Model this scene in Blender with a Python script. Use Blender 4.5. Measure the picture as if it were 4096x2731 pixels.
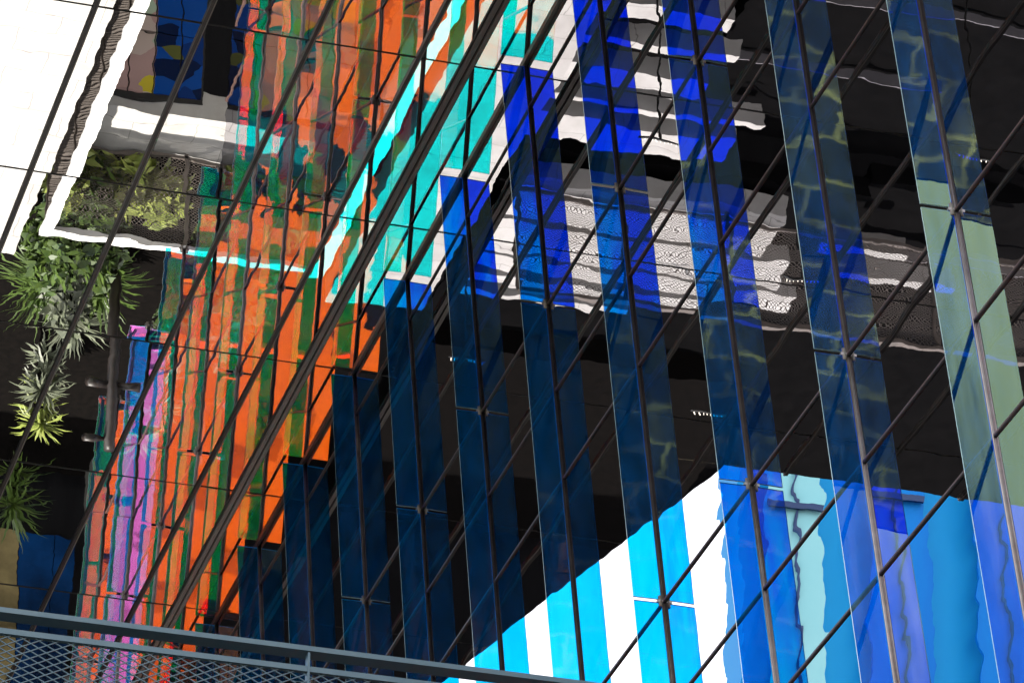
import bpy, math, random
from mathutils import Vector, Matrix

for o in list(bpy.data.objects):
    bpy.data.objects.remove(o)
sc = bpy.context.scene
col = sc.collection
H = 24.0                      # height of the soffit above the camera, metres; x runs into the facade, y along it, z up

# ------------------------------------------------------------------ camera
cam_d = bpy.data.cameras.new('camera')
cam = bpy.data.objects.new('camera', cam_d)
col.objects.link(cam)
cam_d.sensor_width = 36.0
cam_d.lens = 18500.0 / 4096.0 * 36.0
cam_d.clip_start = 0.5
cam_d.clip_end = 5000.0
FPX, CX, CY = 18500.0, 2048.0, 1365.5
def vp(u, v): return Vector((u - CX, v - CY, FPX))
Dc = vp(-4170, 11550).normalized()
Fc = vp(250, -19000).normalized()
Jc = Fc.cross(Dc).normalized()
if Jc.x < 0: Jc = -Jc
Nc = Jc.cross(Dc).normalized()
if Nc.y > 0: Nc = -Nc
def cam_to_world(v): return Vector((Jc.dot(v), Dc.dot(v), Nc.dot(v)))
right = cam_to_world(Vector((1, 0, 0))); down = cam_to_world(Vector((0, 1, 0))); fwd = cam_to_world(Vector((0, 0, 1)))
m = Matrix((right, -down, -fwd)).transposed()
cam.matrix_world = m.to_4x4()
sc.camera = cam

# ------------------------------------------------------------------ sky, sun, exposure
SUN = Vector((-0.345, 0.25, 0.905)).normalized()       # towards the sun
world = bpy.data.worlds.new('World'); sc.world = world; world.use_nodes = True
wn = world.node_tree; wn.nodes.clear()
sky = wn.nodes.new('ShaderNodeTexSky'); sky.sky_type = 'NISHITA'; sky.sun_disc = False
sky.sun_elevation = math.asin(SUN.z); sky.sun_rotation = math.atan2(SUN.x, SUN.y)
sky.air_density = 1.0; sky.dust_density = 5.0; sky.ozone_density = 1.0
bg = wn.nodes.new('ShaderNodeBackground'); bg.inputs[1].default_value = 0.15
wtc = wn.nodes.new('ShaderNodeTexCoord'); wnz = wn.nodes.new('ShaderNodeTexNoise')       # thin bright cloud all over the sky
wnz.inputs['Scale'].default_value = 2.2; wnz.inputs['Detail'].default_value = 6.0; wnz.inputs['Roughness'].default_value = 0.55
wn.links.new(wtc.outputs['Generated'], wnz.inputs['Vector'])
wrp = wn.nodes.new('ShaderNodeMapRange'); wrp.inputs[1].default_value = 0.22; wrp.inputs[2].default_value = 0.42; wrp.interpolation_type = 'SMOOTHSTEP'
wn.links.new(wnz.outputs['Fac'], wrp.inputs[0])
wmx = wn.nodes.new('ShaderNodeMix'); wmx.data_type = 'RGBA'; wmx.inputs[7].default_value = (7.4, 7.4, 7.5, 1)
wn.links.new(wrp.outputs[0], wmx.inputs[0])
wo = wn.nodes.new('ShaderNodeOutputWorld')
wn.links.new(sky.outputs[0], wmx.inputs[6]); wn.links.new(wmx.outputs[2], bg.inputs[0]); wn.links.new(bg.outputs[0], wo.inputs[0])
sl = bpy.data.lights.new('sun', 'SUN'); sl.energy = 4.5; sl.angle = math.radians(0.5); sl.color = (1.0, 0.95, 0.87)
so = bpy.data.objects.new('sun', sl); col.objects.link(so)
so.rotation_euler = SUN.to_track_quat('Z', 'Y').to_euler()
so.location = (-20, 20, 60)
sc.view_settings.view_transform = 'Standard'; sc.view_settings.look = 'None'
sc.view_settings.exposure = 1.4; sc.view_settings.gamma = 1.0
sc.view_settings.use_curve_mapping = False
cy = sc.cycles
cy.max_bounces = 14; cy.glossy_bounces = 6; cy.transparent_max_bounces = 40; cy.transmission_bounces = 12; cy.diffuse_bounces = 3
cy.caustics_reflective = False; cy.caustics_refractive = False
cy.use_denoising = True
cy.sample_clamp_indirect = 6.0

# ------------------------------------------------------------------ helpers
rnd = random.Random(7)
def link(o): col.objects.link(o); return o
def tag(o, label=None, cat=None, group=None, kind=None):
    if label: o['label'] = label
    if cat: o['category'] = cat
    if group: o['group'] = group
    if kind: o['kind'] = kind
    return o
def empty(name, loc=(0, 0, 0)):
    o = bpy.data.objects.new(name, None); o.location = loc; o.empty_display_size = 0.2
    return link(o)
def mesh_obj(name, verts, faces, mats, parent=None, fm=None, smooth=False):
    me = bpy.data.meshes.new(name)
    if parent is not None:
        pl = parent_origin(parent)
        verts = [(v[0] - pl.x, v[1] - pl.y, v[2] - pl.z) for v in verts]
    me.from_pydata([tuple(v) for v in verts], [], faces)
    for mt in (mats if isinstance(mats, (list, tuple)) else [mats]): me.materials.append(mt)
    if fm:
        for p, k in zip(me.polygons, fm): p.material_index = k
    if smooth:
        for p in me.polygons: p.use_smooth = True
    o = link(bpy.data.objects.new(name, me))
    if parent is not None: o.parent = parent
    return o
def parent_origin(p):
    v = Vector(p.location)
    while p.parent: p = p.parent; v = v + Vector(p.location)
    return v
class MB:
    def __init__(s): s.v = []; s.f = []; s.m = []
    def add(s, verts, faces, mi=0):
        k = len(s.v); s.v += [tuple(x) for x in verts]; s.f += [tuple(i + k for i in f) for f in faces]; s.m += [mi] * len(faces)
    def box(s, lo, hi, mi=0):
        (a, b, c), (d, e, f) = lo, hi
        s.add([(a,b,c),(d,b,c),(d,e,c),(a,e,c),(a,b,f),(d,b,f),(d,e,f),(a,e,f)],
              [(0,3,2,1),(4,5,6,7),(0,1,5,4),(1,2,6,5),(2,3,7,6),(3,0,4,7)], mi)
    def bar(s, p, q, wv, hv, mi=0):
        p = Vector(p); q = Vector(q); wv = Vector(wv) / 2; hv = Vector(hv) / 2
        vs = []
        for c in (p, q): vs += [c - wv - hv, c + wv - hv, c + wv + hv, c - wv + hv]
        s.add(vs, [(0,3,2,1),(4,5,6,7),(0,1,5,4),(1,2,6,5),(2,3,7,6),(3,0,4,7)], mi)
    def tube(s, p, q, r, n=10, r2=None, mi=0):
        p = Vector(p); q = Vector(q); r2 = r if r2 is None else r2
        d = (q - p).normalized(); u = d.orthogonal().normalized(); w = d.cross(u)
        vs = [p + (u * math.cos(t) + w * math.sin(t)) * r for t in [2*math.pi*i/n for i in range(n)]]
        vs += [q + (u * math.cos(t) + w * math.sin(t)) * r2 for t in [2*math.pi*i/n for i in range(n)]]
        fs = [(i, (i+1) % n, n + (i+1) % n, n + i) for i in range(n)] + [tuple(range(n-1, -1, -1)), tuple(range(n, 2*n))]
        s.add(vs, fs, mi)
    def build(s, name, mats, parent=None, smooth=False): return mesh_obj(name, s.v, s.f, mats, parent, s.m, smooth)

def new_mat(name):
    mt = bpy.data.materials.new(name); mt.use_nodes = True; nt = mt.node_tree; nt.nodes.clear()
    out = nt.nodes.new('ShaderNodeOutputMaterial')
    return mt, nt, out
def N(nt, t, **kw):
    n = nt.nodes.new(t)
    for k, v in kw.items(): setattr(n, k, v)
    return n
def ramp(nt, stops, interp='LINEAR'):
    r = nt.nodes.new('ShaderNodeValToRGB'); e = r.color_ramp; e.interpolation = interp
    while len(e.elements) > 1: e.elements.remove(e.elements[-1])
    e.elements[0].position = stops[0][0]; e.elements[0].color = (*stops[0][1], 1)
    for p, c in stops[1:]:
        k = e.elements.new(p); k.color = (*c, 1)
    return r
def math_node(nt, op, a=None, b=None):
    n = nt.nodes.new('ShaderNodeMath'); n.operation = op
    for i, v in enumerate((a, b)):
        if v is None: continue
        if isinstance(v, (int, float)): n.inputs[i].default_value = v
        else: nt.links.new(v, n.inputs[i])
    return n.outputs[0]
def vmath(nt, op, a=None, b=None, scale=None):
    n = nt.nodes.new('ShaderNodeVectorMath'); n.operation = op
    for i, v in enumerate((a, b)):
        if v is None: continue
        if isinstance(v, tuple): n.inputs[i].default_value = v
        else: nt.links.new(v, n.inputs[i])
    if scale is not None:
        if isinstance(scale, (int, float)): n.inputs['Scale'].default_value = scale
        else: nt.links.new(scale, n.inputs['Scale'])
    return n
def noise(nt, vec, scale, detail=2.0, rough=0.5):
    n = nt.nodes.new('ShaderNodeTexNoise'); n.inputs['Scale'].default_value = scale
    n.inputs['Detail'].default_value = detail; n.inputs['Roughness'].default_value = rough
    if vec is not None: nt.links.new(vec, n.inputs['Vector'])
    return n
def mapping(nt, vec, scale=(1, 1, 1), loc=(0, 0, 0)):
    n = nt.nodes.new('ShaderNodeMapping'); n.inputs['Scale'].default_value = scale; n.inputs['Location'].default_value = loc
    nt.links.new(vec, n.inputs['Vector']); return n.outputs[0]
def pbr(name, c1, c2=None, rough=0.6, scale=4.0, metal=0.0, stretch=(1, 1, 1), bump=0.0, spec=0.5):
    mt, nt, out = new_mat(name)
    b = N(nt, 'ShaderNodeBsdfPrincipled'); b.inputs['Roughness'].default_value = rough; b.inputs['Metallic'].default_value = metal
    b.inputs['Specular IOR Level'].default_value = spec
    geo = N(nt, 'ShaderNodeNewGeometry')
    v = mapping(nt, geo.outputs['Position'], stretch)
    nz = noise(nt, v, scale, 5.0, 0.6)
    r = ramp(nt, [(0.3, c1), (0.7, c2 or c1)])
    nt.links.new(nz.outputs['Fac'], r.inputs[0]); nt.links.new(r.outputs[0], b.inputs['Base Color'])
    if bump:
        bp = N(nt, 'ShaderNodeBump'); bp.inputs['Strength'].default_value = bump; bp.inputs['Distance'].default_value = 0.02
        nt.links.new(nz.outputs['Fac'], bp.inputs['Height']); nt.links.new(bp.outputs[0], b.inputs['Normal'])
    nt.links.new(b.outputs[0], out.inputs[0])
    return mt

# mirror-coated curtain-wall glass, very slightly wavy so that reflections ripple
def mirror_glass(name, tint, amp, stretch, big):
    mt, nt, out = new_mat(name)
    geo = N(nt, 'ShaderNodeNewGeometry')
    info = N(nt, 'ShaderNodeObjectInfo')
    comb = N(nt, 'ShaderNodeCombineXYZ')
    k = math_node(nt, 'MULTIPLY', info.outputs['Random'], 40.0)
    for i in range(3): nt.links.new(k, comb.inputs[i])
    pos = vmath(nt, 'ADD', geo.outputs['Position'], comb.outputs[0]).outputs[0]
    n1 = noise(nt, mapping(nt, pos, stretch), 1.0, 2.0, 0.45)
    n2 = noise(nt, mapping(nt, pos, tuple(s * 0.3 for s in stretch), (5, 3, 9)), 1.0, 1.0, 0.4)
    p1 = vmath(nt, 'SCALE', vmath(nt, 'SUBTRACT', n1.outputs['Color'], (0.5, 0.5, 0.5)).outputs[0], scale=amp).outputs[0]
    p2 = vmath(nt, 'SCALE', vmath(nt, 'SUBTRACT', n2.outputs['Color'], (0.5, 0.5, 0.5)).outputs[0], scale=big).outputs[0]
    nn = vmath(nt, 'NORMALIZE', vmath(nt, 'ADD', geo.outputs['Normal'], vmath(nt, 'ADD', p1, p2).outputs[0]).outputs[0]).outputs[0]
    g = N(nt, 'ShaderNodeBsdfGlossy'); g.inputs['Roughness'].default_value = 0.0; g.inputs['Color'].default_value = (*tint, 1)
    nt.links.new(nn, g.inputs['Normal'])
    d = N(nt, 'ShaderNodeBsdfDiffuse')
    dn = noise(nt, mapping(nt, geo.outputs['Position'], (1.5, 1.5, 6.0)), 3.0, 6.0, 0.7)
    dr = ramp(nt, [(0.50, (0.0003, 0.0003, 0.0004)), (0.85, (0.0022, 0.002, 0.002))])
    nt.links.new(dn.outputs['Fac'], dr.inputs[0]); nt.links.new(dr.outputs[0], d.inputs['Color'])
    ad = N(nt, 'ShaderNodeAddShader'); nt.links.new(g.outputs[0], ad.inputs[0]); nt.links.new(d.outputs[0], ad.inputs[1])
    nt.links.new(ad.outputs[0], out.inputs[0])
    return mt

# dichroic film: what it lets through and what it mirrors both shift with the angle of incidence
def dichroic(name, shift=0.0, violet=False):
    mt, nt, out = new_mat(name)
    geo = N(nt, 'ShaderNodeNewGeometry')
    dt = vmath(nt, 'DOT_PRODUCT', geo.outputs['Incoming'], geo.outputs['True Normal']).outputs['Value']
    cs = math_node(nt, 'ABSOLUTE', dt)
    info = N(nt, 'ShaderNodeObjectInfo')
    nz = noise(nt, mapping(nt, geo.outputs['Position'], (9, 3, 0.7)), 1.0, 4.0, 0.6)
    w = math_node(nt, 'MULTIPLY', math_node(nt, 'SUBTRACT', nz.outputs['Fac'], 0.5), 0.06)
    pv = math_node(nt, 'MULTIPLY', math_node(nt, 'SUBTRACT', info.outputs['Random'], 0.5), 0.012)
    x = math_node(nt, 'ADD', math_node(nt, 'ADD', cs, w), math_node(nt, 'ADD', pv, shift))
    T = ramp(nt, [(0.0, (0.20, 0.08, 0.50)), (0.45, (0.06, 0.01, 0.72)), (0.63, (0.001, 0.012, 0.90)), (0.686, (0.0, 0.03, 0.92)), (0.702, (0.0, 0.18, 0.94)), (0.724, (0.0, 0.40, 0.95)),
                  (0.765, (0.0, 0.52, 0.95)), (0.85, (0.0, 0.66, 0.88)), (0.90, (0.0, 0.92, 0.94)), (1.0, (0.0, 0.86, 0.80))])
    R = ramp(nt, [(0.0, (0.55, 0.60, 0.40)), (0.45, (0.22, 0.26, 0.08)), (0.63, (0.15, 0.21, 0.11)), (0.685, (0.10, 0.15, 0.07)), (0.71, (0.035, 0.055, 0.028)), (0.725, (0.015, 0.022, 0.012)), (0.745, (0.012, 0.016, 0.010)),
                  (0.82, (0.30, 0.10, 0.02)), (0.90, (0.94, 0.175, 0.003)), (0.955, (0.95, 0.140, 0.003)), (1.0, (0.90, 0.13, 0.06))])
    if violet:
        for e_ in R.color_ramp.elements:
            if e_.position > 0.85: e_.color = (0.72, 0.16, 0.62, 1)
    nt.links.new(x, T.inputs[0]); nt.links.new(x, R.inputs[0])
    sm = noise(nt, mapping(nt, geo.outputs['Position'], (5, 5, 1.6)), 1.0, 6.0, 0.7)
    smr = ramp(nt, [(0.25, (0.84, 0.84, 0.84)), (0.65, (1.0, 1.0, 1.0))]); nt.links.new(sm.outputs['Fac'], smr.inputs[0])
    tm = N(nt, 'ShaderNodeMix', data_type='RGBA', blend_type='MULTIPLY'); tm.inputs[0].default_value = 1.0
    nt.links.new(T.outputs[0], tm.inputs[6]); nt.links.new(smr.outputs[0], tm.inputs[7])
    tr = N(nt, 'ShaderNodeBsdfTransparent'); nt.links.new(tm.outputs[2], tr.inputs[0])
    gl = N(nt, 'ShaderNodeBsdfGlossy'); gl.inputs['Roughness'].default_value = 0.0
    nt.links.new(R.outputs[0], gl.inputs['Color'])
    n1 = noise(nt, mapping(nt, geo.outputs['Position'], (6, 6, 2.0)), 1.0, 4.0, 0.6)
    p1 = vmath(nt, 'SCALE', vmath(nt, 'SUBTRACT', n1.outputs['Color'], (0.5, 0.5, 0.5)).outputs[0], scale=0.0025).outputs[0]
    nn = vmath(nt, 'NORMALIZE', vmath(nt, 'ADD', geo.outputs['Normal'], p1).outputs[0]).outputs[0]
    nt.links.new(nn, gl.inputs['Normal'])
    ad = N(nt, 'ShaderNodeAddShader'); nt.links.new(tr.outputs[0], ad.inputs[0]); nt.links.new(gl.outputs[0], ad.inputs[1])
    # thin veil of dust and interlayer scatter, streaked downwards
    dz = noise(nt, mapping(nt, geo.outputs['Position'], (14, 14, 1.1)), 1.0, 6.0, 0.65)
    dc = ramp(nt, [(0.32, (0.0003, 0.012, 0.046)), (0.72, (0.002, 0.040, 0.14))]); nt.links.new(dz.outputs['Fac'], dc.inputs[0])
    df = N(nt, 'ShaderNodeBsdfDiffuse'); nt.links.new(dc.outputs[0], df.inputs[0])
    tl = N(nt, 'ShaderNodeBsdfTranslucent'); nt.links.new(dc.outputs[0], tl.inputs[0])
    a2 = N(nt, 'ShaderNodeAddShader'); nt.links.new(df.outputs[0], a2.inputs[0]); nt.links.new(tl.outputs[0], a2.inputs[1])
    a3 = N(nt, 'ShaderNodeAddShader'); nt.links.new(ad.outputs[0], a3.inputs[0]); nt.links.new(a2.outputs[0], a3.inputs[1])
    nt.links.new(a3.outputs[0], out.inputs[0])
    return mt
def clear_glass(name, col_=(0.95, 0.97, 0.97)):
    mt, nt, out = new_mat(name)
    tr = N(nt, 'ShaderNodeBsdfTransparent'); tr.inputs[0].default_value = (*col_, 1)
    nt.links.new(tr.outputs[0], out.inputs[0]); return mt

M = {}
M['facade_glass'] = mirror_glass('mirror_glass_wall', (0.58, 0.57, 0.61), 0.0036, (1.0, 1.4, 5.0), 0.0016)
M['soffit_glass'] = mirror_glass('mirror_glass_soffit', (0.72, 0.71, 0.70), 0.0058, (2.6, 4.5, 1.0), 0.0026)
M['film'] = dichroic('dichroic_film')
M['film_violet'] = dichroic('dichroic_film_violet', 0.0, True)
M['film_back'] = clear_glass('glass_back')
M['edge'] = pbr('glass_edge', (0.35, 0.55, 0.62), (0.5, 0.68, 0.74), 0.15, 6.0)
M['steel'] = pbr('brushed_steel_rod', (0.26, 0.24, 0.245), (0.34, 0.32, 0.33), 0.36, 12.0, metal=0.9)
M['rod'] = pbr('taupe_coated_rod', (0.20, 0.17, 0.165), (0.28, 0.245, 0.24), 0.28, 8.0, metal=0.9)
M['bronze'] = pbr('bronze_anodised', (0.016, 0.012, 0.011), (0.028, 0.021, 0.018), 0.45, 9.0)
M['rust'] = pbr('red_brown_transom', (0.055, 0.026, 0.019), (0.09, 0.044, 0.032), 0.45, 9.0)
M['grey_bar'] = pbr('taupe_aluminium', (0.21, 0.18, 0.165), (0.27, 0.235, 0.22), 0.45, 3.0)
M['black'] = pbr('black_gasket', (0.008, 0.008, 0.008), (0.014, 0.013, 0.012), 0.6, 6.0)
M['rail'] = pbr('grey_painted_steel', (0.05, 0.105, 0.155), (0.075, 0.135, 0.185), 0.5, 5.0)

# ------------------------------------------------------------------ levels and positions (fractions of H)
A = 0.4493
TAN = math.tan(math.radians(13.3))
PITCH = 0.0912
def rod_y(i, z): return 1.5156 + PITCH * i - (1.0 - z) * TAN
I0, I1 = -8, 10
LOW = [0.976, 0.872, 0.829, 0.787, 0.683, 0.641, 0.599, 0.494, 0.452, 0.410, 0.306]
JOINTS = [0.872, 0.683, 0.494, 0.306]
SY0 = 0.890

# ------------------------------------------------------------------ mirror soffit
soff = empty('mirror_soffit', (A * H, 1.5 * H, H))
tag(soff, 'mirrored glass soffit with dark mullion grid, reflecting orange fins and a sunlit terrace', 'soffit')
XS = [0.4490, 0.4268, 0.4064] + [0.3622 - 0.0442 * k for k in range(0, 12)]
YS = [SY0] + [1.524 + 0.1316 * k for k in range(-4, 7)] + [2.45]
E1 = ((0.2593, 1.8265), (0.3157, 2.0713))
def clip(poly, fn):
    out = []
    for i in range(len(poly)):
        p, q = poly[i], poly[(i + 1) % len(poly)]; a, b = fn(p), fn(q)
        if a >= 0: out.append(p)
        if (a >= 0) != (b >= 0):
            t = a / (a - b); out.append((p[0] + (q[0]-p[0])*t, p[1] + (q[1]-p[1])*t))
    return out
def e1(p): return (p[0] - E1[0][0]) - (p[1] - E1[0][1]) * (E1[1][0]-E1[0][0]) / (E1[1][1]-E1[0][1])
def area(p): return abs(sum(p[i][0]*p[(i+1) % len(p)][1] - p[(i+1) % len(p)][0]*p[i][1] for i in range(len(p)))) / 2
for xi in range(len(XS) - 1):
    for yi in range(len(YS) - 1):
        rect = [(XS[xi+1], YS[yi]), (XS[xi], YS[yi]), (XS[xi], YS[yi+1]), (XS[xi+1], YS[yi+1])]
        near = clip(rect, lambda p: 1.8265 - p[1])
        far = clip(clip(rect, lambda p: p[1] - 1.8265), e1) if YS[yi+1] > 1.8265 else []
        pieces = [near, far]
        if len(near) > 2 and len(far) > 2 and XS[xi+1] > 0.2593 + 0.05: pieces = [clip(rect, e1)]
        for pc in pieces:
            if len(pc) < 3 or area(pc) < 2e-5: continue
            cxm = sum(p[0] for p in pc) / len(pc); cym = sum(p[1] for p in pc) / len(pc)
            tx, ty = rnd.gauss(0, 0.0012), rnd.gauss(0, 0.0009)
            g = 0.004 / H
            def zz(p): return H * (1.0 + tx * (p[0]-cxm) + ty * (p[1]-cym))
            lo = [(p[0]*H, p[1]*H, zz(p)) for p in pc]; hi = [(p[0]*H, p[1]*H, zz(p) + 0.02) for p in pc]
            n = len(pc)
            mesh_obj('pane', lo + hi, [tuple(range(n-1, -1, -1)), tuple(range(n, 2*n))] + [(i, (i+1) % n, n+(i+1) % n, n+i) for i in range(n)], M['soffit_glass'], soff)
# mullions along y, one per column line
def far_y(x): return 2.45 if x > 0.40 else (1.8265 + (x-0.2593) * (E1[1][1]-E1[0][1]) / (E1[1][0]-E1[0][0]) if x > 0.2593 else 1.8265)
for xi, x in enumerate(XS):
    y0, y1 = SY0, far_y(x)
    b = MB()
    if xi == 0:
        b.box(((x-0.0013)*H, y0*H, H-0.034), ((x+0.0001)*H, y1*H, H+0.03)); b.build('junction_trim', M['bronze'], soff)
    elif xi == 1:
        w = 0.0030 * H
        b.box((x*H-w, y0*H, H-0.018), (x*H+w, y1*H, H+0.02)); dm = b.build('double_mullion', M['black'], soff)
        for s in (-1, 1):
            c = MB(); c.box((x*H+s*w*0.45-w*0.30, y0*H, H-0.045), (x*H+s*w*0.45+w*0.30, y1*H, H-0.012)); c.build('cover_cap', M['grey_bar'], dm)
    else:
        w = 0.0010 * H
        b.box((x*H-w, y0*H, H-0.030), (x*H+w, y1*H, H+0.02)); mu = b.build('mullion', M['bronze'], soff)
        c = MB(); c.box((x*H+w*0.45, y0*H, H-0.036), (x*H+w*0.8, y1*H, H-0.029)); c.build('cover_cap', M['grey_bar'], mu)
for y in YS[:-1]:
    x0 = -0.12 if y < 1.8265 else 0.2593 + (y - 1.8265) * (E1[1][0]-E1[0][0]) / (E1[1][1]-E1[0][1])
    x0 = max(x0, XS[-1])
    b = MB(); b.box((x0*H, y*H-0.006, H-0.006), ((A-0.0013)*H, y*H+0.006, H+0.02)); b.build('joint', M['black'], soff)
# slab over the glass
top = [(XS[-1], SY0), (A+0.3, SY0), (A+0.3, 2.6), (far_y and 0.3157+(2.6-2.0713)*0.2304, 2.6), (0.2593, 1.8265), (XS[-1], 1.8265)]
n = len(top)
lo = [(p[0]*H, p[1]*H, H+0.035) for p in top]; hi = [(p[0]*H, p[1]*H, H+0.9) for p in top]
mesh_obj('roof_slab', lo + hi, [tuple(range(n-1, -1, -1)), tuple(range(n, 2*n))] + [(i, (i+1) % n, n+(i+1) % n, n+i) for i in range(n)], M['bronze'], soff)

# ------------------------------------------------------------------ mirror facade
fac = empty('mirror_facade', (A * H, 1.5 * H, 0.3 * H))
tag(fac, 'dark mirrored curtain wall of slanting panes behind the row of coloured fins', 'facade')
LV = [1.0] + LOW
for i in range(I0, I1):
    for k in range(len(LV) - 1):
        z1, z0 = LV[k], LV[k+1]
        if i >= 7 and z0 < 0.72:
            if z1 <= 0.72: continue
            z0 = 0.72
        P = [(rod_y(i, z0), z0), (rod_y(i+1, z0), z0), (rod_y(i+1, z1), z1), (rod_y(i, z1), z1)]
        cyy = sum(p[0] for p in P)/4; czz = sum(p[1] for p in P)/4
        ta, tb = rnd.gauss(0, 0.0005), rnd.gauss(0, 0.0005)
        fr = [((A + ta*(p[0]-cyy) + tb*(p[1]-czz))*H, p[0]*H, p[1]*H) for p in P]
        bk = [(v[0]+0.025, v[1], v[2]) for v in fr]
        mesh_obj('pane', fr + bk, [(0,3,2,1), (4,5,6,7), (0,1,5,4), (1,2,6,5), (2,3,7,6), (3,0,4,7)], M['facade_glass'], fac)
for z in LOW:
    ylo, yhi = rod_y(I0, z), rod_y(I1 if z > 0.72 else 7, z)
    b = MB(); b.box((A*H-0.016, ylo*H, z*H-0.008), (A*H+0.02, yhi*H, z*H+0.008)); t = b.build('transom', M['rust'], fac)
    c = MB(); c.box((A*H-0.012, ylo*H, z*H-0.014), (A*H+0.018, yhi*H, z*H-0.008)); c.build('gasket', M['black'], t)
b = MB(); b.box((A*H+0.03, rod_y(I0, .3)*H, -1.6), (A*H+0.3, rod_y(7, .3)*H, H+0.03)); b.box((A*H+0.03, rod_y(7, .3)*H, 0.721*H), (A*H+0.3, 2.45*H, H+0.03))
b.build('back_wall', M['black'], fac)

# ------------------------------------------------------------------ dichroic fins
ALPHA = 0.036
Fd = Vector((0, math.sin(math.radians(13.3)), math.cos(math.radians(13.3))))
Ed = Vector((-math.cos(ALPHA), math.sin(ALPHA), 0))
Nd = Fd.cross(Ed).normalized()
if Nd.y < 0: Nd = -Nd
FW = 0.0098 * H
ORD = ['first', 'second', 'third', 'fourth', 'fifth', 'sixth', 'seventh', 'eighth', 'ninth', 'tenth', 'eleventh', 'twelfth', 'thirteenth', 'fourteenth', 'fifteenth', 'sixteenth', 'seventeenth', 'eighteenth', 'nineteenth']
NOTE = {-4: 'olive gold above and pale green below', -3: 'gold-streaked above with a cyan foot', -2: 'blue with a sky-bright lower panel',
        -1: 'dark blue with a bright azure foot', 0: 'royal blue top and azure foot', 1: 'royal blue top under the soffit joint',
        2: 'bright blue top beside the white strip', 3: 'navy with a bright blue top end', 4: 'dark navy under an orange reflection',
        5: 'short dark navy panels above the handrail', 6: 'dark and cut by the handrail'}
def panel(parent, i, z0, z1):
    base = Vector((A*H - 0.026, 0, 0))
    def at(z): return Vector((base.x, rod_y(i, z)*H, z*H))
    p0, p1 = at(z0), at(z1); th = 0.006
    vs = []
    for s in (-1, 1):
        for p in (p0, p1):
            for e in (0.0, FW): vs.append(p + Ed*e + Nd*(s*th))
    # 0:p0e0- 1:p0eW- 2:p1e0- 3:p1eW- 4..7 same +
    fs = [(0,1,3,2), (4,6,7,5), (0,4,5,1), (2,3,7,6), (0,2,6,4), (1,5,7,3)]
    return mesh_obj('panel', vs, fs, [M['film_violet' if i == 9 else 'film'], M['film_back'], M['edge']], parent, [0, 1, 2, 2, 2, 2])
for i in range(I0, I1 + 1):
    root = empty('glass_fin', (A*H, rod_y(i, 1.0)*H, H))
    k = i + 4
    if 0 <= k <= 10:
        nm = ORD[k] if k < len(ORD) else str(k)
        note = NOTE[i]
        tag(root, f'{nm} dichroic glass fin from the right edge, {note}', 'glass fin', 'dichroic glass fins along the facade')
    elif k > 10:
        tag(root, f'dichroic glass fin below the picture, {ORD[k-11]} past the railing, mirrored orange in the soffit', 'glass fin', 'dichroic glass fins along the facade')
    else:
        tag(root, f'dichroic glass fin beyond the right edge, {ORD[-k-1]} outside the picture', 'glass fin', 'dichroic glass fins along the facade')
    zl = 0.306 if i < 7 else 0.72
    cuts = [0.9985] + [j for j in JOINTS if j > zl + 0.01] + [zl]
    for q in range(len(cuts) - 1):
        z1 = cuts[q] - (0.0006 if q else 0.0006); z0 = cuts[q+1] + 0.0009
        panel(root, i, z0, z1)
    def rp(z, off): return Vector((A*H - off, rod_y(i, z)*H, z*H))
    b = MB(); b.tube(rp(zl, 0.015), rp(0.9990, 0.015), 0.0098, 12); b.bar(rp(zl, 0.005), rp(0.9990, 0.005), (0.010, 0, 0), (0, 0.012, 0)); b.build('rod', M['rod'], root, True)
    for z in cuts[1:]:
        b = MB(); b.tube(rp(z-0.0022, 0.032), rp(z+0.0022, 0.032), 0.018, 12); br = b.build('bracket', M['grey_bar'], root, True)
        c = MB(); c.bar(rp(z, 0.0), rp(z, 0.062), (0, 0.03, 0), (0, 0, 0.02)); c.build('clamp', M['steel'], br)

# ------------------------------------------------------------------ railings
def diamond_mesh(origin, ux, uz, width, height, cell, mat, parent, t=0.006, depth=0.010):
    origin = Vector(origin); ux = Vector(ux).normalized(); uz = Vector(uz).normalized(); ny = ux.cross(uz)
    cw, ch = cell; b = MB(); slope = ch / cw
    nlines = int((width + height / slope) / cw) + 2
    for sgn in (1, -1):
        k = -int(height / slope / cw) - 2
        while k * cw < width + height / slope + cw:
            # line z = sgn*slope*(x - k*cw) , clip to rectangle
            pts = []
            for z in (0.0, height):
                x = k*cw + z/(sgn*slope) if sgn > 0 else k*cw - z/slope
                pts.append((x, z))
            (xa, za), (xb, zb) = pts
            def cl(x, xa=xa, za=za, xb=xb, zb=zb):
                t_ = (x - xa) / (xb - xa); return (x, za + (zb - za) * t_)
            if not ((xa < 0 and xb < 0) or (xa > width and xb > width)):
                pa, pb = (xa, za), (xb, zb)
                if pa[0] < 0: pa = cl(0.0)
                if pa[0] > width: pa = cl(width)
                if pb[0] < 0: pb = cl(0.0)
                if pb[0] > width: pb = cl(width)
                if abs(pa[0]-pb[0]) > 1e-4:
                    o_ = ny * (0.0015 * sgn)
                    b.bar(origin + ux*pa[0] + uz*pa[1] + o_, origin + ux*pb[0] + uz*pb[1] + o_, ny * depth, uz * t)
            k += 1
    o = b.build('mesh_panel', mat, parent); o['kind'] = 'stuff'
    return o

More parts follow.
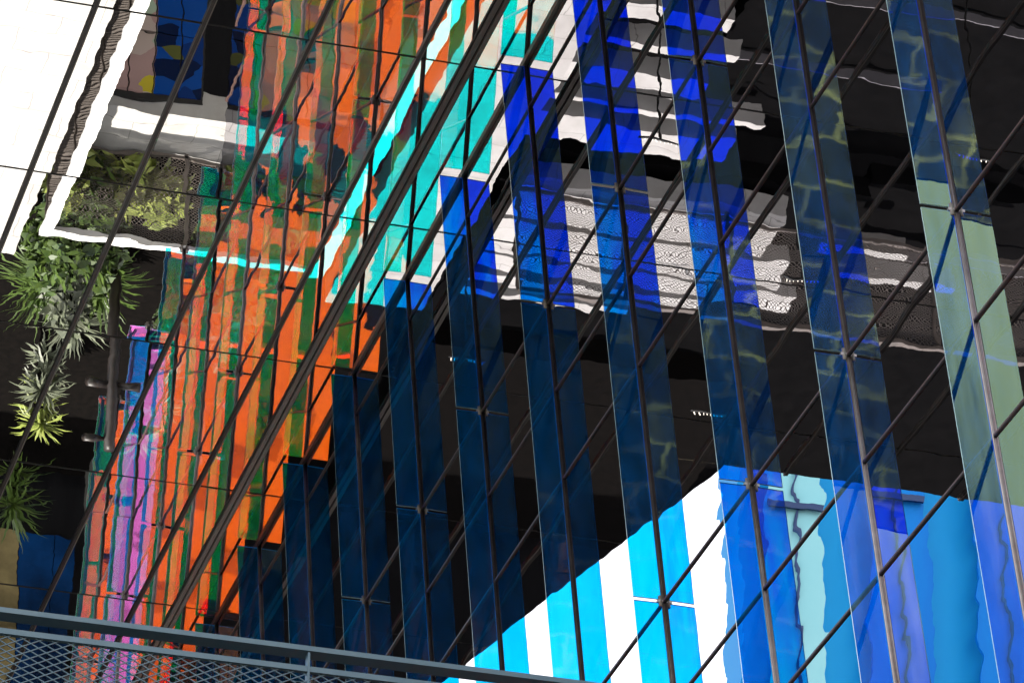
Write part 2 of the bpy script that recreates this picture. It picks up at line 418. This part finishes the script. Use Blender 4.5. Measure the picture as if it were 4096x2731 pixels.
RY = 1.05
rail = empty('mesh_railing', (0.2*H, RY*H, 0.46*H))
tag(rail, 'blue-grey steel balustrade with flat handrail and expanded metal mesh in the foreground', 'railing')
b = MB(); b.box((0.12*H, RY*H-0.022, 0.5044*H-0.013), (0.46*H, RY*H+0.105, 0.5044*H+0.020)); b.build('handrail', M['rail'], rail)
b = MB(); b.box((0.12*H, RY*H-0.012, 0.4982*H), (0.46*H, RY*H+0.028, 0.4997*H)); b.build('lower_rail', M['rail'], rail)
b = MB(); b.box((0.12*H, RY*H-0.012, 0.4620*H), (0.46*H, RY*H+0.028, 0.4640*H)); b.build('bottom_rail', M['rail'], rail)
for x in (0.186-0.067*1, 0.2532, 0.3203, 0.387):
    b = MB(); b.box((x*H-0.007, RY*H-0.018, 0.455*H), (x*H+0.007, RY*H+0.045, 0.5035*H)); ps = b.build('post', M['rail'], rail)
diamond_mesh((0.12*H, RY*H+0.008, 0.4640*H), (1,0,0), (0,0,1), 0.34*H, 0.0342*H, (0.098, 0.049), M['rail'], rail, 0.006, 0.009)

# ------------------------------------------------------------------ the terrace that the glass mirrors
mt, nt, out = new_mat('white_stone_paving')
geo = N(nt, 'ShaderNodeNewGeometry'); pb = N(nt, 'ShaderNodeBsdfPrincipled'); pb.inputs['Roughness'].default_value = 0.7
bt = N(nt, 'ShaderNodeTexBrick'); bt.inputs['Scale'].default_value = 1.0; bt.inputs['Mortar Size'].default_value = 0.006; bt.inputs['Brick Width'].default_value = 0.9; bt.inputs['Row Height'].default_value = 0.45
bt.inputs['Color1'].default_value = (0.50, 0.49, 0.47, 1); bt.inputs['Color2'].default_value = (0.44, 0.43, 0.415, 1); bt.inputs['Mortar'].default_value = (0.26, 0.25, 0.24, 1)
nt.links.new(geo.outputs['Position'], bt.inputs['Vector'])
nz = noise(nt, geo.outputs['Position'], 1.6, 6.0, 0.65); rr_ = ramp(nt, [(0.35, (0.80, 0.79, 0.78)), (0.6, (1, 1, 1))]); nt.links.new(nz.outputs['Fac'], rr_.inputs[0])
mm = N(nt, 'ShaderNodeMix', data_type='RGBA', blend_type='MULTIPLY'); mm.inputs[0].default_value = 1.0
nt.links.new(bt.outputs['Color'], mm.inputs[6]); nt.links.new(rr_.outputs[0], mm.inputs[7]); nt.links.new(mm.outputs[2], pb.inputs['Base Color']); nt.links.new(pb.outputs[0], out.inputs[0])
M['paving'] = mt
M['grey_fascia'] = pbr('grey_fascia', (0.12, 0.115, 0.125), (0.17, 0.16, 0.17), 0.6, 1.0)
M['dark_floor'] = pbr('shaded_floor', (0.0018, 0.0018, 0.002), (0.004, 0.0038, 0.004), 0.8, 3.0, spec=0.03)  # near-black: the shade on the terrace floor is put into this colour
M['dark_wall'] = pbr('dark_cladding', (0.005, 0.005, 0.006), (0.009, 0.009, 0.010), 0.6, 2.0, stretch=(4, 4, 0.4), spec=0.1)
M['white_rail'] = pbr('white_coping', (0.80, 0.79, 0.77), (0.84, 0.83, 0.81), 0.5, 3.0)
M['taupe'] = pbr('taupe_steel', (0.10, 0.085, 0.075), (0.15, 0.125, 0.11), 0.5, 4.0)
M['soil'] = pbr('planter_soil', (0.002, 0.0018, 0.0016), (0.005, 0.004, 0.0035), 0.9, 8.0, spec=0.05)
M['leaf'] = pbr('leaf_green', (0.025, 0.055, 0.010), (0.09, 0.14, 0.025), 0.4, 6.0)
M['leaf_pale'] = pbr('leaf_yellow_green', (0.16, 0.22, 0.04), (0.30, 0.33, 0.08), 0.45, 6.0)
M['leaf_grey'] = pbr('leaf_grey_green', (0.07, 0.085, 0.055), (0.20, 0.22, 0.15), 0.4, 6.0)
M['ground'] = pbr('dark_asphalt', (0.018, 0.018, 0.018), (0.032, 0.031, 0.03), 0.85, 0.4)
mt, nt, out = new_mat('plaza_slabs')
geo = N(nt, 'ShaderNodeNewGeometry'); pb = N(nt, 'ShaderNodeBsdfPrincipled'); pb.inputs['Roughness'].default_value = 0.8
bt = N(nt, 'ShaderNodeTexBrick'); bt.inputs['Scale'].default_value = 1.0; bt.inputs['Mortar Size'].default_value = 0.09; bt.inputs['Brick Width'].default_value = 1.3; bt.inputs['Row Height'].default_value = 0.75
bt.inputs['Mortar Smooth'].default_value = 0.9
bt.inputs['Color1'].default_value = (0.03, 0.03, 0.032, 1); bt.inputs['Color2'].default_value = (0.13, 0.115, 0.08, 1); bt.inputs['Mortar'].default_value = (0.50, 0.42, 0.22, 1)
nz = noise(nt, mapping(nt, geo.outputs['Position'], (0.9, 5.0, 1)), 1.0, 5.0, 0.7)
nt.links.new(vmath(nt, 'ADD', geo.outputs['Position'], vmath(nt, 'SCALE', nz.outputs['Color'], scale=0.35).outputs[0]).outputs[0], bt.inputs['Vector'])
n2_ = noise(nt, geo.outputs['Position'], 0.35, 3.0, 0.6); r2_ = ramp(nt, [(0.4, (0.15, 0.15, 0.15)), (0.62, (1, 1, 1))]); nt.links.new(n2_.outputs['Fac'], r2_.inputs[0])
m2_ = N(nt, 'ShaderNodeMix', data_type='RGBA', blend_type='MULTIPLY'); m2_.inputs[0].default_value = 1.0
nt.links.new(bt.outputs['Color'], m2_.inputs[6]); nt.links.new(r2_.outputs[0], m2_.inputs[7])
nt.links.new(m2_.outputs[2], pb.inputs['Base Color']); nt.links.new(pb.outputs[0], out.inputs[0]); M['plaza'] = mt
M['beige'] = pbr('sunlit_render', (0.70, 0.64, 0.56), (0.84, 0.79, 0.72), 0.8, 0.10)
M['window'] = pbr('office_window', (0.44, 0.38, 0.32), (0.54, 0.47, 0.40), 0.15, 0.4)
ZD = 0.655
def slab(name, x0, x1, y0, y1, z, th, mat, kind='structure', label=None):
    b = MB(); b.box((x0*H, y0*H, z*H-th), (x1*H, y1*H, z*H)); o = b.build(name, mat); o['kind'] = kind
    return o
g = MB(); g.add([(-900, -900, -1.65), (900, -900, -1.65), (900, 900, -1.65), (-900, 900, -1.65)], [(0, 1, 2, 3)])
o = g.build('ground', M['ground']); o['kind'] = 'structure'
g = MB(); g.add([(-60, -60, -1.646), (60, -60, -1.646), (60, 0.55*H, -1.646), (-60, 0.55*H, -1.646)], [(0, 1, 2, 3)])
o = g.build('plaza_pavement', M['plaza']); o['kind'] = 'structure'
slab('terrace_floor', 0.303, 0.3605, 1.55, 2.215, 0.718, 0.4, M['paving'])
for x0, x1, y0, y1 in ((0.20, 0.29, 1.965, 1.978), (0.185, 0.275, 2.000, 2.006), (0.195, 0.302, 2.030, 2.046), (0.150, 0.302, 2.062, 2.068), (0.16, 0.302, 2.082, 2.108)):
    slab('terrace_step', x0, x1, y0, y1, ZD, 0.3, M['paving'])
slab('shaded_terrace_floor', 0.19, 0.3025, 1.55, 2.1495, ZD-0.04, 0.3, M['dark_floor'])
slab('shaded_terrace_floor', 0.3610, 0.3725, 1.55, 2.60, ZD-0.02, 0.3, M['dark_floor'])  # dark strip put where the railing's shadow lies
slab('shaded_terrace_floor', 0.2625, 0.3560, 2.2155, 2.60, ZD-0.02, 0.3, M['dark_floor'])
for x0, x1, y0, y1 in ((0.105, 0.2615, 2.152, 2.196), (0.085, 0.2615, 2.202, 2.236), (0.07, 0.2615, 2.240, 2.256), (0.12, 0.2615, 2.263, 2.272), (0.16, 0.2615, 2.284, 2.289), (0.02, 0.075, 2.175, 2.183), (-0.02, 0.06, 2.205, 2.212)):
    slab('terrace_step', x0, x1, y0, y1, ZD, 0.3, M['paving'])
slab('shaded_terrace_floor', 0.05, 0.2615, 2.1497, 2.36, ZD-0.02, 0.3, M['dark_floor'])
slab('terrace_floor', 0.3735, 0.70, 2.1465, 2.188, ZD, 0.4, M['paving'])
slab('shaded_terrace_floor', -0.2, 0.1895, 2.0755, 2.1495, ZD-0.05, 0.3, M['dark_floor'])
slab('shaded_terrace_floor', -0.4, 0.1895, 1.5, 2.075, ZD-0.02, 0.3, M['dark_floor'])
slab('shaded_terrace_floor', -0.4, 0.049, 2.1495, 2.6, ZD-0.03, 0.3, M['dark_floor'])
slab('planting_bed', 0.373, 0.60, 2.1885, 2.60, ZD-0.004, 0.4, M['soil'])
slab('planting_bed', 0.05, 0.2620, 2.3605, 2.60, ZD-0.004, 0.4, M['soil'])
for k, (y, x0, x1) in enumerate([(1.84, -0.05, 0.15), (1.905, 0.02, 0.185), (1.95, -0.02, 0.16), (2.02, 0.06, 0.187), (2.20, -0.10, 0.045)]):
    slab('highlight_strip', x0, x1, y, y+0.0007, ZD-0.012, 0.15, M['grey_fascia'])  # thin pale strips added as ripple highlights on the dark floor
# mosaic of pink / yellow / blue, sunlight's colour cast painted into the panes
mt, nt, out = new_mat('painted_colour_cast')
geo = N(nt, 'ShaderNodeNewGeometry'); pb = N(nt, 'ShaderNodeBsdfPrincipled'); pb.inputs['Roughness'].default_value = 0.2
vo = N(nt, 'ShaderNodeTexVoronoi'); vo.inputs['Scale'].default_value = 2.2
nt.links.new(mapping(nt, geo.outputs['Position'], (1.0, 0.7, 1.4)), vo.inputs['Vector'])
sx = N(nt, 'ShaderNodeSeparateXYZ'); nt.links.new(geo.outputs['Position'], sx.inputs[0])
sc_ = N(nt, 'ShaderNodeSeparateColor'); nt.links.new(vo.outputs['Color'], sc_.inputs[0])
rp_ = ramp(nt, [(0.0, (0.45, 0.30, 0.28)), (0.35, (0.55, 0.45, 0.40)), (0.55, (0.60, 0.50, 0.04)), (0.7, (0.40, 0.50, 0.38)), (0.85, (0.30, 0.24, 0.26))], 'CONSTANT')
nt.links.new(sc_.outputs[0], rp_.inputs[0])
rb_ = ramp(nt, [(0.0, (0.004, 0.03, 0.16)), (0.4, (0.004, 0.06, 0.30)), (0.75, (0.002, 0.01, 0.05)), (0.9, (0.10, 0.11, 0.03))], 'CONSTANT')
nt.links.new(sc_.outputs[1], rb_.inputs[0])
fx = math_node(nt, 'GREATER_THAN', sx.outputs[0], 0.4205*H)
mx = N(nt, 'ShaderNodeMix', data_type='RGBA'); nt.links.new(fx, mx.inputs[0]); nt.links.new(rp_.outputs[0], mx.inputs[6]); nt.links.new(rb_.outputs[0], mx.inputs[7])
nt.links.new(mx.outputs[2], pb.inputs['Base Color']); nt.links.new(pb.outputs[0], out.inputs[0])
M['colour_cast'] = mt
glz = empty('painted_light_panels', (0.41*H, 2.15*H, 0.48*H)); tag(glz, 'panels painted with pink, yellow and deep blue light under the walkway, mirrored at the upper left', 'painted_panel')
for k in range(6):
    x0 = 0.362 + 0.0145*k
    for q in range(4):
        z0 = 0.48 + 0.041*q
        b = MB(); b.box((x0*H+0.01, 2.1435*H, z0*H+0.01), ((x0+0.0145)*H-0.01, 2.1445*H, (z0+0.041)*H-0.01)); b.build('pane', M['colour_cast'], glz)
b = MB(); b.box((0.36*H, 2.1448*H, 0.47*H), (0.45*H, 2.1458*H, 0.648*H)); b.build('frame', M['black'], glz)
o = empty('rear_wall', (0.25*H, 2.62*H, -1.6))
b = MB(); b.box((-0.6*H, 2.62*H, -1.6), (1.1*H, 2.70*H, 1.0*H+0.03)); b.build('cladding', M['dark_wall'], o)
for k in range(14):
    x = (-0.2 + 0.05*k)*H
    b = MB(); b.box((x+0.02, 2.615*H, 0.78*H), (x+0.05*H-0.02, 2.6195*H, 0.90*H)); b.build('panel', M['grey_fascia'], o)
for x0, x1, mname in ((0.418, 0.4395, 'cream'), (0.440, 0.462, 'blue'), (0.4625, 0.474, 'blue')):
    mm_ = pbr('wall_panel_'+mname, *( ((0.02, 0.016, 0.01), (0.26, 0.21, 0.10)) if mname == 'cream' else ((0.0, 0.003, 0.012), (0.003, 0.04, 0.15)) ), 0.25, 0.9)
    b = MB(); b.box((x0*H, 2.610*H, 0.69*H), (x1*H, 2.6145*H, 0.90*H)); b.build('panel', mm_, o)
tag(o, 'dark clad rear wall of the planted terrace, seen only in the mirror glass', 'wall')

def balustrade(name, label, p, q, z0, z1, mat, cap_mat, cap_w, cell=(0.066, 0.038)):
    p = Vector((p[0]*H, p[1]*H, z0*H)); q = Vector((q[0]*H, q[1]*H, z0*H))
    d = (q - p).normalized(); L = (q - p).length; side = d.cross(Vector((0, 0, 1))); hh = (z1 - z0) * H
    root = empty(name, p); tag(root, label, 'railing')
    b = MB(); b.bar(p + Vector((0, 0, hh)), q + Vector((0, 0, hh)), side*cap_w, Vector((0, 0, 0.06))); b.build('handrail', cap_mat, root)
    b = MB(); b.bar(p + Vector((0, 0, 0.06)), q + Vector((0, 0, 0.06)), side*0.05, Vector((0, 0, 0.05))); b.build('bottom_rail', mat, root)
    n = max(1, round(L / 1.6))
    for k in range(n + 1):
        c = p + d * (L * k / n)
        b = MB(); b.bar(c, c + Vector((0, 0, hh)), side*0.05, d*0.05); b.build('post', mat, root)
    diamond_mesh(p + Vector((0, 0, 0.09)), d, (0, 0, 1), L, hh - 0.12, cell, mat, root, 0.0045, 0.006)
    return root
balustrade('terrace_railing', 'white-topped mesh railing running along the sunlit terrace, mirrored at upper left', (0.373, 1.62), (0.373, 2.186), ZD, 0.718, M['taupe'], M['white_rail'], 0.17)
balustrade('terrace_railing', 'mesh railing across the planting bed, mirrored beside the orange fins', (0.376, 2.1865), (0.60, 2.1865), ZD, 0.716, M['taupe'], M['white_rail'], 0.14)
balustrade('terrace_railing', 'mesh railing before white paving, mirrored in the middle of the facade', (0.262, 2.162), (-0.05, 2.162), ZD, 0.722, M['taupe'], M['taupe'], 0.10)

# plants
def blades(b, c, n, L, w, up, droop, r, mi=0):
    for k in range(n):
        az = r.uniform(0, 2*math.pi); el = r.uniform(*up); ln = L * r.uniform(0.6, 1.1)
        d = Vector((math.cos(az)*math.cos(el), math.sin(az)*math.cos(el), math.sin(el)))
        sd = d.cross(Vector((0, 0, 1))).normalized()
        prev = None; p = Vector(c); seg = 5; vs = []
        for s in range(seg + 1):
            t = s / seg; ww = w * (0.35 + 1.3*t*(1-t)*2) * (1 - t**3) + 0.002
            vs += [p - sd*ww/2, p + sd*ww/2]
            d2 = (d - Vector((0, 0, 1)) * droop * t * 2).normalized(); p = p + d2 * ln / seg
        b.add(vs, [(2*s, 2*s+1, 2*s+3, 2*s+2) for s in range(seg)], mi)
def yucca(label, x, y, z, hgt, n, L, w, leaf, up=(-0.4, 1.3), droop=0.25, tiers=1, seed=0):
    r = random.Random(seed); base = Vector((x*H, y*H, z*H)); root = empty('spiky_plant', base); tag(root, label, 'plant', 'plants of the terrace bed')
    b = MB(); b.tube(base, base + Vector((0.05, 0.03, hgt)), 0.06, 8, 0.04); b.build('stem', M['soil'], root)
    b = MB()
    for t in range(tiers):
        blades(b, base + Vector((0.05, 0.03, hgt*(1 - 0.28*t))), n, L*(1-0.1*t), w, up, droop, r)
    b.build('leaves', leaf, root, True)
def bush(label, x, y, z, rx, ry, rz, n, leaf, seed=0, size=0.12):
    r = random.Random(seed); base = Vector((x*H, y*H, z*H)); root = empty('leafy_shrub', base); tag(root, label, 'shrub', 'shrubs of the terrace bed')
    b = MB()
    for k in range(6):
        b.tube(base, base + Vector((r.uniform(-rx, rx)*0.6, r.uniform(-ry, ry)*0.6, rz*r.uniform(0.6, 1.0))), 0.02, 5, 0.008)
    b.build('stems', M['soil'], root)
    b = MB()
    for k in range(n):
        while True:
            u = Vector((r.uniform(-1, 1), r.uniform(-1, 1), r.uniform(0, 1)))
            if u.length <= 1 and u.length > 0.25: break
        c = base + Vector((u.x*rx, u.y*ry, 0.1 + u.z*rz))
        a1 = Vector((r.uniform(-1, 1), r.uniform(-1, 1), r.uniform(-0.4, 0.8))).normalized(); s1 = a1.orthogonal().normalized(); L = size * r.uniform(0.6, 1.4)
        b.add([c - a1*L, c + s1*L*0.35, c + a1*L, c - s1*L*0.35], [(0, 1, 2, 3)])
    o = b.build('leaves', leaf, root)
sd = 11
for k, (x, y, mat, rz) in enumerate([(0.385, 2.195, 'leaf_pale', 0.9), (0.402, 2.20, 'leaf', 1.1), (0.420, 2.198, 'leaf_pale', 0.8), (0.395, 2.235, 'leaf', 1.5), (0.415, 2.245, 'leaf', 1.4), (0.440, 2.21, 'leaf_pale', 0.7), (0.392, 2.27, 'leaf', 1.2), (0.405, 2.29, 'leaf_grey', 1.7)]):
    bush(f'leafy shrub behind the mesh railing, {ORD[k]} along the bed, mirrored at left', x, y, ZD, 0.42, 0.42, rz, 420, M[mat], 30+k)
for k, (x, y, hgt, mat, L) in enumerate([(0.398, 2.30, 0.7, 'leaf', 0.8), (0.412, 2.33, 0.8, 'leaf_grey', 0.7), (0.392, 2.315, 0.5, 'leaf', 0.9), (0.425, 2.31, 0.5, 'leaf', 0.8), (0.412, 2.41, 0.9, 'leaf_grey', 0.5), (0.416, 2.44, 1.1, 'leaf_pale', 0.45), (0.424, 2.56, 1.0, 'leaf', 0.7)]):
    yucca(f'spiky palm-like plant before the dark wall, {ORD[k]} of the bed, mirrored at left', x, y, ZD, hgt, 56, L, 0.045, M[mat], seed=50+k, tiers=3)
# lamp post
lp = empty('lamp_post', (0.424*H, 2.245*H, ZD*H)); tag(lp, 'dark lamp post with floodlights rising from the planting bed, mirrored upside down', 'lamp post')
b = MB(); b.tube((0.424*H, 2.245*H, ZD*H), (0.424*H, 2.245*H, 0.815*H), 0.075, 14); b.build('pole', M['bronze'], lp, True)
for s, zz in ((-1, 0.81), (1, 0.775), (-1, 0.775)):
    c = Vector((0.424*H + s*0.2, 2.245*H, zz*H))
    b = MB(); b.tube(c - Vector((s*0.12, 0, 0)), c + Vector((s*0.16, -0.1, 0.05)), 0.04, 12, 0.065); b.build('floodlight', M['bronze'], lp, True)

# ------------------------------------------------------------------ block behind the camera and the tower beyond the terrace
BY = -3.0
bk = empty('office_block', (0, BY*H, -1.65)); tag(bk, 'sunlit beige office block with added dark panels that cut the fin reflections, opposite the mirror facade', 'building')
b = MB(); b.box((-5*H, (BY-0.7)*H, -1.65), (5*H, BY*H, 1.9*H)); b.build('wall', M['beige'], bk)
b = MB(); b.box((-5.02*H, (BY-0.72)*H, 1.9*H), (5.02*H, (BY+0.02)*H, 1.93*H)); b.build('roof', M['white_rail'], bk)
for x0, x1, z0, z1 in ((-0.55, -0.266, 0.44, 0.735), (-1.8, -0.937, 0.385, 0.69)):
    b = MB(); b.box((x0*H, BY*H+0.01, z0*H), (x1*H, BY*H+0.06, z1*H)); b.build('reflection_blocker', M['dark_wall'], bk)  # added dark panels that keep the bright wall out of the cyan fins
for (xa, za), (xb, zb) in (((-0.10, 0.225), (-0.2655, 0.475)), ((-0.81, 0.19), (-0.9365, 0.44))):
    vs = [(xa*H, BY*H+e, (za+d)*H) for e in (0.01, 0.05) for d in (-0.035, 0.035)] + [(xb*H, BY*H+e, (zb+d)*H) for e in (0.01, 0.05) for d in (-0.035, 0.035)]
    mesh_obj('diagonal_blocker', vs, [(0, 1, 3, 2), (4, 6, 7, 5), (0, 2, 6, 4), (1, 5, 7, 3), (0, 4, 5, 1), (2, 3, 7, 6)], M['dark_wall'], bk)  # added dark diagonals that cut the orange reflection along the walkway band
wv = MB(); wv.box((0, 0, 0), (2.2, 0.08, 1.1))
wme = None
for rr in range(9):
    for cc in range(30):
        x = -90 + cc*5.2; z = 1.2 + rr*3.1 + (5.2 if rr > 3 else 0)
        if wme is None:
            wo_ = mesh_obj('window', [(v[0]+x, v[1]+BY*H-0.03, v[2]+z) for v in wv.v], wv.f, M['window'], bk); wme = wo_.data; w0 = (x, z)
        else:
            wo_ = link(bpy.data.objects.new('window', wme)); wo_.parent = bk; wo_.location = (x - w0[0], 0, z - w0[1])

tw = empty('glass_tower', (-0.2*H, 3.0*H, -1.65)); tag(tw, 'pale glass tower with blue fins rising beyond the terrace, mirrored at lower right', 'building')
M['tower_glass'] = pbr('tower_glass', (0.0, 0.28, 0.78), (0.01, 0.42, 0.84), 0.5, 0.05, stretch=(6, 6, 0.3), spec=0.15)
M['tower_blue'] = pbr('tower_blue_glass', (0.0, 0.17, 0.66), (0.0, 0.25, 0.76), 0.5, 0.4, stretch=(3, 3, 0.3), spec=0.15)
M['tower_dark'] = pbr('tower_navy_steel', (0.003, 0.03, 0.12), (0.006, 0.05, 0.18), 0.5, 2.0)
M['tower_pale'] = pbr('tower_pale_glass', (0.28, 0.70, 0.76), (0.38, 0.78, 0.82), 0.5, 0.3, spec=0.15)
b = MB(); b.box((-1.6*H, 3.0*H, -1.65), (-0.16*H, 3.04*H, 2.3*H)); b.build('wall', M['tower_glass'], tw)
for k in range(14):
    x = (-0.20 - 0.085*k) * H
    b = MB(); b.box((x-0.55, 3.0*H-0.5, 0.9*H), (x+0.55, 3.0*H-0.44, 2.3*H)); f = b.build('fin', M['tower_pale'] if k == 0 else M['tower_blue'], tw)
    b = MB(); b.tube((x, 3.0*H-0.55, 0.9*H), (x, 3.0*H-0.55, 2.3*H), 0.03, 8); b.build('rod', M['tower_dark'], f)
    for z in (1.35, 1.6, 1.85, 2.1):
        b = MB(); b.box((x-0.5, 3.0*H-0.62, (z+0.02*(k % 3))*H), (x+0.5, 3.0*H-0.56, (z+0.02*(k % 3))*H+0.12)); b.build('bracket', M['tower_dark'], f)

# ------------------------------------------------------------------ rows of small lit bulbs on posts along the terrace
mt, nt, out = new_mat('lit_bulb'); em = N(nt, 'ShaderNodeEmission'); em.inputs[0].default_value = (1.0, 0.93, 0.75, 1); em.inputs[1].default_value = 2.5
nt.links.new(em.outputs[0], out.inputs[0]); M['bulb'] = mt
for k, (x, y) in enumerate([(0.0793, 1.9316), (0.1239, 2.0794), (0.1238, 2.2419), (0.2442, 1.9612), (0.2743, 2.2205)]):
    r_ = empty('strip_lamp', (x*H, y*H, ZD*H)); tag(r_, f'row of small lit bulbs, {ORD[k]} of five, mirrored in the facade', 'lamp', 'strip lamps of the terrace')
    b = MB(); b.box((x*H-0.25, y*H-0.015, 0.738*H), (x*H+0.25, y*H+0.015, 0.739*H)); b.build('housing', M['black'], r_)
    b = MB(); b.tube((x*H, y*H, (ZD-0.02)*H), (x*H, y*H, 0.738*H), 0.015, 8); b.build('stand', M['black'], r_)
    for q in range(9):
        c = Vector((x*H + (q-4)*0.055, y*H, 0.7395*H)); b = MB(); b.tube(c, c + Vector((0, 0, 0.02)), 0.0055, 8, 0.004); b.build('bulb', M['bulb'], r_)
